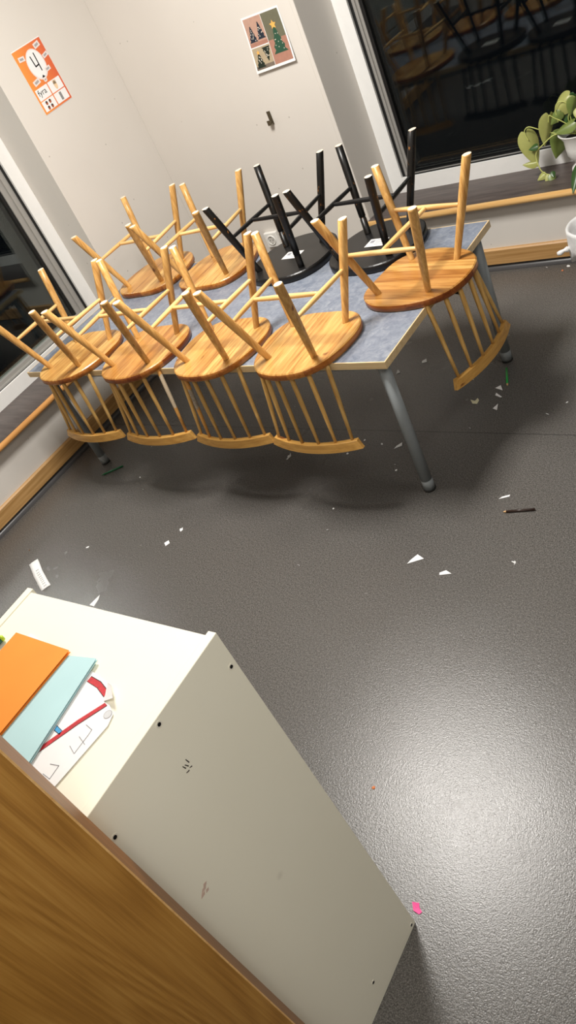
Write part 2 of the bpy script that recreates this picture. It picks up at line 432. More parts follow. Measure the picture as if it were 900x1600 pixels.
# ------------------------------------------------------------------ door leaf standing open beside the cabinet
e = Vector((.491, .871, 0)).normalized(); n = Vector((e.y, -e.x, 0))
E0 = Vector((2.5605, -3.067, 0)); W, TH_D = .885, .031
ang = math.atan2(e.y, e.x)
mb = MB(); c = .0015
pl = [(0, 0), (0, -TH_D + c), (-c, -TH_D), (-W, -TH_D), (-W, 0)]
def vv(p, z): return (p[0], p[1], z)
mb.box((-W, -TH_D, .006), (-.0022, 0, 2.05), M['door'])
door = mb.build('door_1', None, ); door.location = E0; door.rotation_euler = (0, 0, ang); door['kind'] = 'structure'
mb = MB(); mb.box((-.0022, -TH_D + .0012, .006), (0, 0, 2.05), M['dooredge']); mb.prism([(-.0022, -TH_D, .006), (-.0010, -TH_D, .006), (0, -TH_D + .0012, .006), (-.0022, -TH_D + .0012, .006)], (0, 0, 2.044), M['nosing']); mb.build('edge_lipping', door)  # paler arris strip is a bevel highlight painted into the wood colour

# ------------------------------------------------------------------ table
HT = .55; TX, TY, TL, TW = 2.019, -1.510, 1.811, .826
table = empty('classroom_table', (TX - TL, TY, 0), math.radians(-.6))
table.location = (2.019 - TL * math.cos(math.radians(.6)), -1.510 + TL * math.sin(math.radians(.6)), 0)
tag(table, 'long classroom table with blue-grey top and grey round legs under upturned chairs', 'table')
TT = .024
mb = MB(); mb.box((.004, .004, HT - TT), (TL - .004, TW - .004, HT), M['lino']); top = mb.build('tabletop', table)
mb = MB()
for a, b in (((0, 0), (TL, .004)), ((0, TW - .004), (TL, TW)), ((0, .004), (.004, TW - .004)), ((TL - .004, .004), (TL, TW - .004))):
    mb.box((a[0], a[1], HT - TT), (b[0], b[1], HT), M['lip'])
mb.build('edge_band', top)
LR = .0195; ins = .047
mb = MB()
for y in (ins, TW - ins): mb.box((ins + .02, y - .012, HT - TT - .030), (TL - ins - .02, y + .012, HT - TT - .0005), M['steel'])
for x in (ins, TL - ins): mb.box((x - .012, ins + .02, HT - TT - .030), (x + .012, TW - ins - .02, HT - TT - .0005), M['steel'])
mb.build('apron_frame', table, bevel=.002)
for x in (ins, TL - ins):
    for y in (ins, TW - ins):
        mb = MB(); mb.lathe([(LR, .046), (LR, HT - TT - .0005)], (x, y, 0), M['steel'], 24); leg = mb.build('leg', table)
        mb = MB(); mb.lathe([(LR - .001, .0465), (LR - .001, .044), (LR + .0006, .0435), (LR + .0006, .008)], (x, y, 0), M['steel'], 24); mb.build('adjuster', leg)
        mb = MB(); mb.lathe([(LR - .002, 0), (LR + .0022, .002), (LR + .0018, .008)], (x, y, 0), M['rubber'], 24); mb.build('foot', leg)

# ------------------------------------------------------------------ chairs, upside down with the seat on the table
def catmull(P, n):
    out = []; N = len(P)
    for i in range(N):
        p0, p1, p2, p3 = (Vector(P[(i + k) % N]) for k in (-1, 0, 1, 2))
        for j in range(n):
            t = j / n
            out.append(.5 * ((2 * p1) + (p2 - p0) * t + (2 * p0 - 5 * p1 + 4 * p2 - p3) * t * t + (3 * p1 - p0 - 3 * p2 + p3) * t ** 3))
    return out
half_w = [(.0, .173), (.085, .169), (.134, .143), (.165, .096), (.175, .045), (.172, -.01), (.160, -.066), (.137, -.116), (.098, -.155), (.052, -.173), (0, -.179)]
half_k = [(.0, .176), (.078, .168), (.132, .138), (.166, .088), (.178, .03), (.176, -.03), (.160, -.085), (.132, -.130), (.092, -.160), (.048, -.176), (0, -.181)]
def outline(h): return catmull(h + [(-x, y) for x, y in h[-2:0:-1]], 4)
def seat_mesh(h, th, m):
    mb = MB(); o = outline(h)
    lv = [(0, .004), (.004, 0), (th - .0035, 0), (th, .0035)]
    rs = [[(p.x * (1 - k / .17), p.y * (1 - k / .17), z) for p in o] for z, k in lv]
    mb.rings(rs[:2], m, (True, False), smooth=False); mb.rings(rs[1:-1], m, (False, False), smooth=True); mb.rings(rs[-2:], m, (False, True), smooth=False)
    bmesh.ops.remove_doubles(mb.bm, verts=mb.bm.verts, dist=1e-6)
    return mb
def chair(name, black=False):
    root = empty(name)
    th = .030 if black else .027
    L = (lambda k: M['blackworn'] if k == 'leg' else M['black']) if black else (lambda k: M[k])
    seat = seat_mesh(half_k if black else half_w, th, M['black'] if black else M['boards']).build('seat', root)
    bx, by, fx, fy = (.092, -.086, .106, .100)
    tbx, tby, tfx, tfy, tz = ((.158, -.180, .173, .160, .336) if black else (.158, -.175, .174, .182, .330))
    legs = {}
    for (k, s, b, t) in (('back', -1, (bx, by), (tbx, tby)), ('back', 1, (bx, by), (tbx, tby)), ('front', -1, (fx, fy), (tfx, tfy)), ('front', 1, (fx, fy), (tfx, tfy))):
        A = Vector((s * b[0], b[1], th)); B = Vector((s * t[0], t[1], tz)); legs[(k, s)] = (A, B)
        mb = MB()
        pts = [A.lerp(B, u) for u in (-.02, 0, .25, .5, .75, .985, 1)]
        rad = [.0105, .0105, .0120, .0136, .0144, .0142, .0132]
        if black:
            pts = [A.lerp(B, u) for u in (-.02, 0, .17, .172, .19, .192, .5, .75, .985, 1)]
            rad = [.0125, .0125, .0125, .0112, .0112, .0128, .0140, .0144, .0142, .0132]
        mb.tube(pts, rad, L('leg'), 14, capm=(L('leg'), M['end']), flat_ends=(False, True))
        o = mb.build('leg', root)
    at = lambda k, s, u: legs[(k, s)][0].lerp(legs[(k, s)][1], u)
    mids = []
    for s in (-1, 1):
        a = at('back', s, .54); b = at('front', s, .53); mids.append(a.lerp(b, .5))
        mb = MB(); mb.tube([a.lerp(b, u) for u in (.02, .06, .3, .5, .7, .94, .98)], [.0062, .0070, .0082, .0086, .0082, .0070, .0062], L('rungy'), 12)
        mb.build('side_stretcher', root)
    a, b = mids; mb = MB(); mb.tube([a.lerp(b, u) for u in (.02, .06, .3, .5, .7, .94, .98)], [.0062, .0070, .0082, .0086, .0082, .0070, .0062], L('rungx'), 12)
    mb.build('cross_stretcher', root)
    # back: six spindles and a curved crest rail, hanging below the seat
    cy = lambda x: -.168 + .034 * (x / .17) ** 2
    sx = [-.136, -.086, -.030, .030, .086, .136]; sy = [-.098, -.136, -.155, -.155, -.136, -.098]; ex = [-.153, -.097, -.034, .034, .097, .153]
    for x0, y0, x1 in zip(sx, sy, ex):
        a = Vector((x0, y0, .004)); b = Vector((x1, cy(x1) - .006, -.262)); mb = MB()
        mb.tube([a.lerp(b, u) for u in (0, .05, .35, .7, 1)], [.0062, .0078, .0080, .0066, .0052], L('spindle'), 10); mb.build('spindle', root)
    mb = MB(); rs = []; N = 16
    for i in range(N + 1):
        u = -1 + 2 * i / N
        xi, xo = .170 * u, .187 * u; y = cy(xi); yo = cy(xi) - .004
        tck = .016; zb = -.290 + .004 * abs(u) ** 3
        rs.append([(xi, y, -.2545), (xi * .5 + xo * .5, y - .001, zb + .002), (xo, y - .005, zb), (xo, y - tck - .003, zb + .001), (xi * .9 + xo * .1, y - tck, -.2555)])
    mb.rings(rs, L('crest'), smooth=False); mb.build('crest_rail', root, bevel=.0012)
    if black:
        mb = MB(); mb.box((-.036, -.030, th - .0006), (.044, .026, th + .0006), M['sticker'])
        for i in range(5): mb.box((-.028, -.022 + i * .008, th + .0006), (.010 + .006 * (i % 2), -.019 + i * .008, th + .0009), M['pencil'])
        mb.box((.018, -.02, th + .0006), (.036, .0, th + .0009), M['pencil'])
        tag(mb.build('sticker', seat), 'white printed sticker under the black seat')
    return root
wood0 = chair('wooden_chair'); black0 = chair('black_chair', True)
spots = [
    ('w', 1.6797, -1.4174, -.5, 'upturned pine chair on front table edge, nearest the right front corner'),
    ('w', 1.3001, -1.4111, 1.4, 'upturned pine chair on front table edge with one dark paint-stained back spindle'),
    ('w', .9050, -1.4139, 3.1, 'upturned pine chair on front table edge with one white paint-worn back spindle'),
    ('w', .5078, -1.4124, .4, 'upturned pine chair on the left front corner of the table, beside the left window'),
    ('w', 1.9427, -1.0678, 83, 'upturned pine chair turned sideways, its back hanging over the right short end of the table'),
    ('w', .4382, -.7658, 182.2, 'upturned pine chair at the rear of the table, the one closest to the left window'),
    ('w', .8375, -.7791, 182.3, 'upturned pine chair at the rear of the table, standing beside a black chair'),
    ('k', 1.2538, -.8002, 178.2, 'black upturned chair nearest the wall socket, next to the rear pine chairs'),
    ('k', 1.6424, -.7974, 177.2, 'black upturned chair nearest the right window, behind the sideways pine chair'),
]
first = {'w': wood0, 'k': black0}; used = set(); CH = []
for k, x, y, a, lab in spots:
    o = first[k] if k not in used else copy_tree(first[k]); used.add(k)
    o.location = (x, y, HT + .0004); o.rotation_euler = (0, 0, math.radians(a))
    tag(o, lab, 'chair', 'upturned chairs on the table'); CH.append(o)
# worn spindles of two chairs
def restain(chair_o, idx, mat, label):
    sp = [c for c in chair_o.children if c.name.startswith('spindle')]
    sp.sort(key=lambda c: sum(v.co.x for v in c.data.vertices))
    o = sp[idx]; o.data = o.data.copy(); o.data.materials.clear(); o.data.materials.append(mat); o['label'] = label
def worn(name, col, lo, hi):
    k = NT(name); tc = k.n('TexCoord'); sp = k.n('SeparateXYZ'); k.l(tc.outputs['Object'], sp.inputs[0])
    z = k.math('ADD', sp.outputs[2], k.math('MULTIPLY', k.math('SUBTRACT', k.noise(tc.outputs['Object'], 60, 3), .5), .03))
    m = k.math('MULTIPLY', k.math('GREATER_THAN', z, lo), k.math('LESS_THAN', z, hi))
    f = k.noise(tc.outputs['Object'], 130, 3)
    return k.set(k.mix(m, k.mix(f, srgb(190, 130, 58), srgb(228, 172, 94)), k.mix(f, col, srgb(214, 196, 168))), .45)
restain(CH[2], 5, worn('spindle_white_worn', srgb(190, 170, 142), -.15, -.02), 'spindle with white worn paint')
restain(CH[1], 1, worn('spindle_dark_stained', srgb(50, 58, 70), -.13, -.05), 'spindle with dark paint stain')

# ------------------------------------------------------------------ white cabinet
CX0, CX1, CY0, CY1, KH = 2.063, 2.521, -3.066, -2.765, .969
cab = empty('storage_cabinet', (CX0, CY0, 0)); tag(cab, 'narrow cream-white laminate cabinet with booklets on its top', 'cabinet')
w, d = CX1 - CX0, CY1 - CY0; pt = .016
for x in (0, w - pt):
    mb = MB(); mb.box((x, 0, 0), (x + pt, d, KH), M['cab']); sp_ = mb.build('side_panel', cab, bevel=.0012)
    if x > 0: right_panel = sp_
mb = MB(); mb.box((pt + .0006, .002, KH - .0175), (w - pt - .0006, d - .007, KH - .0015), M['cab']); mb.build('top_panel', cab, bevel=.001)
mb = MB(); mb.box((pt, d - .012, .06), (w - pt, d - .008, KH - .018), M['cabin']); mb.build('back_panel', cab)
for z in (.055, .36, .66): mb = MB(); mb.box((pt, .004, z), (w - pt, d - .013, z + .016), M['cabin']); mb.build('shelf', cab)
mb = MB(); mb.box((pt, .02, .0), (w - pt, .035, .055), M['cabin']); mb.build('plinth', cab)
def disc_x(mb, x, y, z, r, m, t=.0007, seg=14):
    mb.prism([(x, y + r * math.cos(2 * PI * i / seg), z + r * math.sin(2 * PI * i / seg)) for i in range(seg)], (t, 0, 0), m)
for y, z in ((-2.777, .905), (-2.915, .959), (-3.054, .909), (-2.777, .014), (-2.919, .070)):
    mb = MB(); disc_x(mb, w - .0001, y - CY0, z, .0052, M['cabin'], .0007); disc_x(mb, w + .0002, y - CY0, z, .0030, M['hole'], .0010); mb.build('screw', right_panel)
# chipped spot and pink smudge on the side
mb = MB()
for (dy, dz, l, a) in ((0, 0, .010, .3), (.004, .003, .012, .1), (-.005, .002, .010, .2), (-.003, -.006, .006, 1.2), (.004, -.006, .005, 1.0)):
    c_, s_ = math.cos(a), math.sin(a); y, z = -2.921 - CY0 + dy, .865 + dz
    mb.prism([(w + .0001, y - .0009 * c_, z - .0009 * s_), (w + .0001, y + .0009 * c_, z + .0009 * s_), (w + .0001, y + .0006 * c_ - l * s_, z + .0006 * s_ + l * c_ * .8), (w + .0001, y - .0006 * c_ - l * s_, z - .0006 * s_ + l * c_ * .8)], (.0003, 0, 0), M['scuffdark'])
mb.build('chip_mark', right_panel)
mb = MB()
for (dy, dz, l) in ((0, 0, .014), (.006, .004, .010), (-.006, -.005, .012), (.003, -.008, .008)):
    y, z = -3.022 - CY0 + dy, .693 + dz
    mb.prism([(w + .0001, y - l * .5, z - .002), (w + .0001, y + l * .2, z - .003), (w + .0001, y + l * .5, z + .001), (w + .0001, y - l * .1, z + .003)], (.0002, 0, 0), M['scuffpink'])
tag(mb.build('smudge', right_panel), 'faint pink smudge')

# ------------------------------------------------------------------ on the cabinet top
ZK = KH
def booklet(name, corners, z, th, m, label, cat):
    """corners far-left, far-right, near-right, near-left"""
    mb = MB(); a = Vector(corners[0] + (z,)); 
    P = [Vector(c_ + (0,)) for c_ in corners]; ctr = sum(P, Vector()) / 4
    inn = [p + (ctr - p) * .07 for p in P]
    mb.prism([(p.x, p.y, z) for p in P], (0, 0, .0007), m)
    mb.prism([(p.x, p.y, z + .0007) for p in inn], (0, 0, th - .0014), M['paperedge'])
    mb.prism([(p.x, p.y, z + th - .0007) for p in P], (0, 0, .0007), m)
    return tag(mb.build(name), label, cat)
# drawing with folded corner
mb = MB()
zp = ZK + .0004
out = [(2.302, -2.872), (2.3709, -2.8802), (2.398, -2.8868), (2.4168, -2.915), (2.4383, -2.9115), (2.4476, -2.9274), (2.4527, -2.9452), (2.440, -3.040), (2.436, -3.063), (2.30, -3.063)]
out = [(2.302, -2.872), (2.3709, -2.8802), (2.398, -2.8868), (2.4168, -2.915), (2.430, -2.9165), (2.4476, -2.9274), (2.4527, -2.9452), (2.440, -3.040), (2.436, -3.060), (2.302, -3.060)]
mb.prism([(x, y, zp) for x, y in out], (0, 0, .0006), M['paper'])
z2 = zp + .0008
def ink(pts, m, dz=0): mb.prism([(x, y, z2 + dz) for x, y in pts], (0, 0, .0002), m)
ink([(2.3592, -2.8947), (2.3597, -2.886), (2.3850, -2.8895), (2.4085, -2.8985), (2.4107, -2.9086), (2.386, -2.899)], M['red'])
ink([(2.3592, -2.8955), (2.386, -2.8998), (2.4107, -2.9096), (2.4107, -2.9086), (2.386, -2.899), (2.3592, -2.8947)], M['ink'])
ink([(2.3597, -2.8862), (2.3850, -2.8897), (2.4085, -2.8987), (2.4086, -2.8975), (2.3850, -2.8885), (2.3597, -2.885)], M['ink'])
ink([(2.4197, -2.9165), (2.4267, -2.9185), (2.4010, -2.958), (2.371, -3.012), (2.3684, -3.0013), (2.395, -2.953)], M['red'])
ink([(2.4268, -2.9188), (2.4275, -2.9196), (2.4018, -2.9588), (2.371, -3.0135), (2.371, -3.012), (2.4008, -2.9582)], M['ink'])
ink([(2.3675, -2.977), (2.3663, -2.9707), (2.3832, -2.9749), (2.3833, -2.9801)], M['bluepen'])
ink([(2.3675, -2.978), (2.3833, -2.9811), (2.3833, -2.9801), (2.3675, -2.977)], M['ink'])
ink([(2.3663, -2.9699), (2.3832, -2.9741), (2.3832, -2.9749), (2.3663, -2.9707)], M['ink'])
def stroke(pts, wd=.0008, m=None):
    for a, b in zip(pts, pts[1:]):
        a = Vector(a); b = Vector(b); t = (b - a).normalized() * wd * .5; nn = Vector((-t.y, t.x))
        ink([tuple(a + nn - t), tuple(a - nn - t), tuple(b - nn + t), tuple(b + nn + t)], m or M['pencil'], .0001)
stroke([(2.4166, -2.9546), (2.4317, -2.9579), (2.4325, -2.966), (2.4322, -2.9754), (2.432, -2.9954)])
stroke([(2.4195, -2.973), (2.4382, -2.9798)]); stroke([(2.4156, -2.9893), (2.4311, -2.996)])
stroke([(2.4056, -3.0209), (2.4217, -3.0182)]); stroke([(2.4056, -3.036), (2.4226, -3.0383)]); stroke([(2.4217, -3.0182), (2.4226, -3.0383)])
ring_ = [(2.4395 + .0065 * math.cos(i * PI / 8), -2.9305 + .0065 * math.sin(i * PI / 8)) for i in range(17)]
ink(ring_[:-1], M['tape']); stroke(ring_, .0005)
dr = mb.build('drawing_paper'); tag(dr, 'white paper with red and blue felt-pen stripes, sticking out from under the blue booklet', 'paper')
mb = MB()   # the turned-up corner
zf = zp + .0012
mb.prism([(2.398, -2.8872, zf), (2.4168, -2.915, zf), (2.4383, -2.9103, zf + .009), (2.418, -2.893, zf + .008)], (.0003, .0003, .0006), M['paper']); mb.build('folded_corner', dr)
booklet('booklet', [(2.214, -2.880), (2.3507, -2.8592), (2.377, -3.050), (2.236, -3.058)], ZK + .0035, .004, M['blue'], 'pale blue card booklet lying under the orange one on the cabinet', 'booklet')
booklet('booklet', [(2.150, -2.8593), (2.2928, -2.8621), (2.2885, -3.060), (2.1475, -3.060)], ZK + .0080, .005, M['orange'], 'plain orange card booklet on top of the pile on the cabinet', 'booklet')
mb = MB(); mb.prism([(2.165, -2.8475, zp), (2.200, -2.855, zp), (2.23, -2.875, zp), (2.205, -3.03, zp), (2.16, -3.03, zp)], (0, 0, .0005), plain('faint_blue_paper', srgb(226, 234, 240), .7))
tag(mb.build('paper_sheet'), 'pale sheet peeping out behind the orange booklet on the cabinet', 'paper')
mk = MB(); mk.tube([(2.1185, -2.876, ZK + .0062), (2.112, -2.908, ZK + .0062)], [.0055, .0058], plain('marker_teal', srgb(20, 84, 74), .4), 16); mkr = mk.build('marker_pen')
mk = MB(); mk.tube([(2.1197, -2.8700, ZK + .0062), (2.1193, -2.872, ZK + .0062), (2.1185, -2.876, ZK + .0062)], [.004, .0056, .0057], plain('marker_lime', srgb(190, 220, 50), .4), 16); mk.build('cap', mkr)
tag(mkr, 'teal marker pen with lime end beside the orange booklet', 'pen')

# ------------------------------------------------------------------ wall things
# poster with the number four: local x = outwards, y = right, z = up
def flat(mb, pts, m, lay): mb.prism([(.0004 + .00022 * lay, u, v) for u, v in pts], (.0002, 0, 0), m)
def rect(a, b, c, d): return [(a, b), (c, b), (c, d), (a, d)]
def oval(cx, cy, rx, ry, n=28): return [(cx + rx * math.cos(2 * PI * i / n), cy + ry * math.sin(2 * PI * i / n)) for i in range(n)]
def bar(p, q, w):
    p = Vector(p); q = Vector(q); t = (q - p).normalized() * w * .5; nn = Vector((-t.y, t.x)); p = p - t; q = q + t
    return [tuple(p + nn), tuple(p - nn), tuple(q - nn), tuple(q + nn)]
PW, PH = .186, .270
mb = MB()
flat(mb, rect(-.001, -.001, PW + .001, PH + .004), M['paper'], 0)
flat(mb, rect(0, 0, PW, PH), M['cardorange'], 1)
flat(mb, oval(.098, .186, .052, .064), M['p_tag'], 2)
flat(mb, oval(.098, .187, .047, .058), M['paper'], 3)
flat(mb, [(.086, .128), (.098, .140), (.110, .128), (.104, .110), (.092, .110)], M['p_tag'], 3)
for a, b in (((.083, .222), (.086, .180)), ((.086, .180), (.108, .182)), ((.110, .228), (.108, .158))): flat(mb, bar(a, b, .0058), M['ink'], 4)
for (x, y, wd, hh, a) in ((.034, .232, .036, .020, -.1), (.150, .250, .038, .022, .15), (.168, .200, .034, .018, .2), (.142, .150, .034, .018, .1), (.046, .128, .042, .022, .15), (.098, .119, .020, .012, .1)):
    c_, s_ = math.cos(a), math.sin(a)
    q = lambda k: [(x + (u * c_ - v * s_) * k, y + (u * s_ + v * c_) * k) for u, v in ((-wd / 2, -hh / 2), (wd / 2, -hh / 2), (wd / 2, hh / 2), (-wd / 2, hh / 2))]
    flat(mb, q(1), M['p_tag'], 4)
    g = [(x + u * c_ - v * s_, y + u * s_ + v * c_) for u, v in ((-wd * .3, -hh * .22), (wd * .3, -hh * .22), (wd * .3, hh * .22), (-wd * .3, hh * .22))]
    flat(mb, g, M['p_taggrey'], 5)
for (a, b, c_, d_) in ((.010, .056, .090, .104), (.096, .056, .177, .104), (.010, .008, .090, .052), (.096, .008, .177, .052)): flat(mb, rect(a, b, c_, d_), M['paper'], 2)
flat(mb, oval(.136, .080, .010, .019), M['p_hand'], 3)
for i in range(4): flat(mb, bar((.129 + i * .005, .086), (.127 + i * .0065, .100), .0036), M['p_hand'], 3)
flat(mb, rect(.128, .013, .142, .047), M['p_greyrod'], 3)
for i in range(1, 4): flat(mb, rect(.128, .013 + i * .0085, .142, .0138 + i * .0085), M['p_taggrey'], 4)
for x, y in ((.037, .039), (.060, .039), (.037, .018), (.060, .018)):
    flat(mb, oval(x, y, .007, .0085, 16), M['p_bug'], 3); flat(mb, [(x + .007 * math.cos(t), y + .001 + .008 * math.sin(t)) for t in [PI * i / 8 for i in range(9)]], M['p_bugd'], 4)
post = mb.build('number_poster')
cv = bpy.data.curves.new('word', 'FONT'); cv.body = 'fyra'; cv.size = .036; cv.extrude = .0001
to = bpy.data.objects.new('word', cv); C.objects.link(to); bpy.context.view_layer.update()
me = bpy.data.meshes.new_from_object(to.evaluated_get(bpy.context.evaluated_depsgraph_get())); C.objects.unlink(to); bpy.data.objects.remove(to)
me.transform(Matrix(((0, 0, 1, .0013), (1, 0, 0, .018), (0, 1, 0, .074), (0, 0, 0, 1)))); me.materials.clear(); me.materials.append(M['ink'])
wo = bpy.data.objects.new('word', me); C.objects.link(wo); wo.parent = post
post.location = (.0006, -.5355, 1.290); post.rotation_euler = (math.radians(1.3), 0, 0)
tag(post, 'orange number poster with a balloon numeral and picture squares, taped on the left wall', 'poster')

# page with craft christmas trees
def warp(u, v):
    x = (.800 + .219 * u) * (1 - v) + (.814 + .202 * u) * v
    z = (1.072 + .005 * u) * (1 - v) + (1.294 - .001 * u) * v
    return x, -(.0012 + .013 * (1 - v) ** 2.2), z
mb = MB()
def wflat(pts, m, lay):
    o1 = []; n_ = len(pts)
    for i in range(n_):
        a, b = pts[i], pts[(i + 1) % n_]; k = max(1, int(abs(a[1] - b[1]) / .1) + 1)
        for j in range(k): o1.append((a[0] + (b[0] - a[0]) * j / k, a[1] + (b[1] - a[1]) * j / k))
    P = []
    for u, v in o1:
        x, y, z = warp(u, v); P.append((x, y - .00025 * lay, z))
    mb.prism(P, (0, -.0002, 0), m)
def wrect(a, b, c_, d_, m, lay):
    K = 6
    for i in range(K):
        v0, v1 = b + (d_ - b) * i / K, b + (d_ - b) * (i + 1) / K
        P = [warp(u, v) for u, v in ((a, v0), (c_, v0), (c_, v1), (a, v1))]
        mb.prism([(x, y - .00025 * lay, z) for x, y, z in P], (0, -.0002, 0), m)
wrect(0, 0, 1, 1, M['paper'], 0)
wrect(.035, .46, .50, .965, M['p_peach'], 1); wrect(.035, .46, .50, .53, M['p_peachd'], 2)
wrect(.035, .05, .50, .44, M['p_beige'], 1); wrect(.035, .05, .50, .12, M['p_shadowgrey'], 2)
wrect(.51, .05, .965, .965, M['p_olive'], 1); wrect(.51, .05, .965, .48, M['p_peachd'], 2)
rr = random.Random(3)
def tree(cx, base, w, h, m, lay, flip=False, star=None, sk=True):
    L = []; Rr = []
    for i in range(9):
        t = i / 8; hw = w * .5 * (1 - t) * (1.0 if i % 2 == 0 else .72) + .01
        y = base + (h * t if not flip else h * (1 - t)); L.append((cx - hw, y)); Rr.append((cx + hw, y))
    for i in range(8):
        wflat([L[i], Rr[i], Rr[i + 1], L[i + 1]], m, lay)
    if sk:
        for i in range(10):
            t = rr.uniform(.08, .75); x = cx + rr.uniform(-.4, .4) * w * (1 - t); y = base + (h * t if not flip else h * (1 - t)); r_ = .010
            wflat(oval(x, y, r_, r_, 8), M['p_speck'], lay + 1)
    if star:
        x, y = cx, base + h
        wflat([(x + (star if i % 2 == 0 else star * .5) * math.cos(PI / 2 + i * PI / 5), y + (star if i % 2 == 0 else star * .5) * math.sin(PI / 2 + i * PI / 5)) for i in range(10)], M['p_star'], lay + 1)
tree(.16, .54, .20, .28, M['p_treeb'], 3); tree(.38, .56, .19, .30, M['p_treeb'], 3)
tree(.17, .08, .22, .27, M['p_treed'], 3, star=.045); tree(.39, .16, .20, .25, M['p_treed'], 3, flip=True, sk=True)
tree(.74, .22, .34, .50, M['p_treeg'], 3, star=.085)
tag(mb.build('christmas_tree_page'), 'white-bordered page of craft Christmas tree photos on the right wall', 'picture')

# metal hook on the wall
hk = empty('wall_hook', (.768, 0, .880)); tag(hk, 'small bare metal hook screwed to the wall below the Christmas page', 'hook')
mb = MB(); mb.box((-.010, -.0035, -.030), (.010, -.0004, .030), M['metal']); mb.build('plate', hk, bevel=.001)
mb = MB(); mb.prism([(-.009, -.0036, -.026), (-.009, -.026, -.026), (-.009, -.026, -.004), (-.009, -.0225, -.004), (-.009, -.0225, -.0225), (-.009, -.0036, -.0225)], (.018, 0, 0), M['metal']); mb.build('prong', hk)
# wall socket
so = empty('wall_socket', (.497, 0, .309)); tag(so, 'white wall socket low on the wall behind the black chairs', 'socket')
mb = MB(); mb.box((-.040, -.022, -.040), (.040, -.0005, .040), M['plastic']); mb.build('cover_plate', so, bevel=.004)
mb = MB()
def ring_y(r, y, n=24): return [(r * math.cos(2 * PI * i / n), y, r * math.sin(2 * PI * i / n)) for i in range(n)]
mb.rings([ring_y(.027, -.0222), ring_y(.026, -.026), ring_y(.0215, -.026), ring_y(.0205, -.0228)], M['plastic'], (False, True), capm=(M['plastic'], M['socketdark'])); f_ = mb.build('socket_well', so)
mb = MB()
for x in (-.0095, .0095): mb.prism([(x + .0028 * math.cos(i * PI / 4), -.0229, .0028 * math.sin(i * PI / 4)) for i in range(8)], (0, -.0003, 0), M['rubber'])
mb.box((-.003, -.0245, .017), (.003, -.0228, .0205), M['metal']); mb.box((-.003, -.0245, -.0205), (.003, -.0228, -.017), M['metal'])
mb.build('contacts', f_)

# ------------------------------------------------------------------ potted plant on the right sill
PX, PY, PZ = 2.074, .150, ZS + .0122
plant = empty('potted_plant', (PX, PY, PZ)); tag(plant, 'pale green trailing plant in a white flared pot on the right window sill', 'plant')
mb = MB(); mb.lathe([(.050, 0), (.053, .004), (.050, .016), (.038, .026), (.034, .036), (.044, .048), (.058, .070), (.063, .100), (.066, .135), (.082, .158), (.0835, .161), (.080, .162), (.062, .140), (.058, .125)], (0, 0, 0), M['ceramic'], 36, (True, False)); mb.build('pot', plant)
mb = MB(); mb.lathe([(.0, .137), (.03, .138), (.0605, .134)], (0, 0, 0), M['soil'], 24, (False, False)); mb.build('soil', plant)
def leaf(base, tip, width, nrm, m, cup=.12, droop=.1, sub=1):
    """heart-shaped leaf from stem end to tip"""
    base = Vector(base) - Vector((PX, PY, PZ)); tip = Vector(tip) - Vector((PX, PY, PZ))
    ax = tip - base; L = ax.length; ax.normalize(); nrm = Vector(nrm); nrm = (nrm - ax * nrm.dot(ax)).normalized(); sd = ax.cross(nrm)
    prof = [(-.10, .34), (-.02, .70), (.10, .93), (.25, 1.0), (.42, .92), (.60, .72), (.78, .44), (.92, .17), (1.0, .015)]
    mb = MB(); rows = []
    for t, wf in prof:
        r = []
        for j in range(-4, 5):
            s = j / 4; tt = t
            if t < .1: tt = t + (.10 - t) * (1 - abs(s)) ** 2 * .5   # notch at the stem
            p = base + ax * (L * tt) + sd * (s * wf * width * .5)
            p += nrm * (-abs(s) ** 1.5 * wf * width * cup * 1.6 - droop * L * (t - .3) ** 2)
            r.append(p)
        rows.append(r)
    mb.rings(rows, m, (False, False), closed=False)
    o = mb.build('leaf', plant); s_ = o.modifiers.new('s', 'SOLIDIFY'); s_.thickness = .0008; s_.offset = 0
    o.modifiers.new('u', 'SUBSURF').levels = 1; return o
cam_dir = Vector((.6, -.62, .5))
leaf((1.868, .130, .520), (1.896, .115, .378), .085, (.5, -.8, .25), M['leafA'], .14)
leaf((1.978, .125, .571), (1.940, .120, .452), .070, (.75, -.6, .25), M['leafA'], .16)
leaf((2.058, .150, .622), (1.983, .130, .560), .088, (.3, -.6, .7), M['leafA'], .2, .35)
leaf((1.912, .110, .468), (1.874, .105, .460), .030, (.4, -.6, .7), M['leafC'], .1)
leaf((1.893, .120, .400), (1.832, .112, .402), .040, (.3, -.5, .8), M['leafA'], .25)
leaf((1.990, .185, .475), (1.950, .175, .372), .085, (.3, -.85, .2), M['leafB'], .12)
leaf((1.925, .100, .352), (1.893, .085, .334), .034, (.3, -.6, .7), M['leafA'], .15)
leaf((1.938, .095, .344), (1.936, .070, .300), .026, (.3, -.8, .4), M['leafA'], .1)
leaf((1.952, .095, .345), (1.962, .070, .306), .034, (.4, -.7, .5), M['leafB'], .1)
leaf((1.958, .098, .356), (1.966, .08, .338), .022, (.4, -.7, .5), M['leafC'], .1)
leaf((2.066, .130, .527), (1.985, .120, .500), .062, (.2, -.5, .8), M['leafB'], .16)
leaf((2.020, .135, .570), (1.976, .125, .532), .045, (.5, -.7, .4), M['leafB'], .1)
leaf((2.080, .145, .610), (2.055, .135, .545), .050, (.6, -.7, .2), M['leafB'], .15)
leaf((2.050, .160, .560), (2.030, .140, .520), .050, (.5, -.7, .4), M['leafC'], .1)
leaf((2.100, .130, .575), (2.105, .100, .530), .055, (.3, -.8, .5), M['leafA'], .1)
leaf((2.120, .180, .640), (2.180, .170, .600), .080, (.2, -.7, .7), M['leafB'], .15)
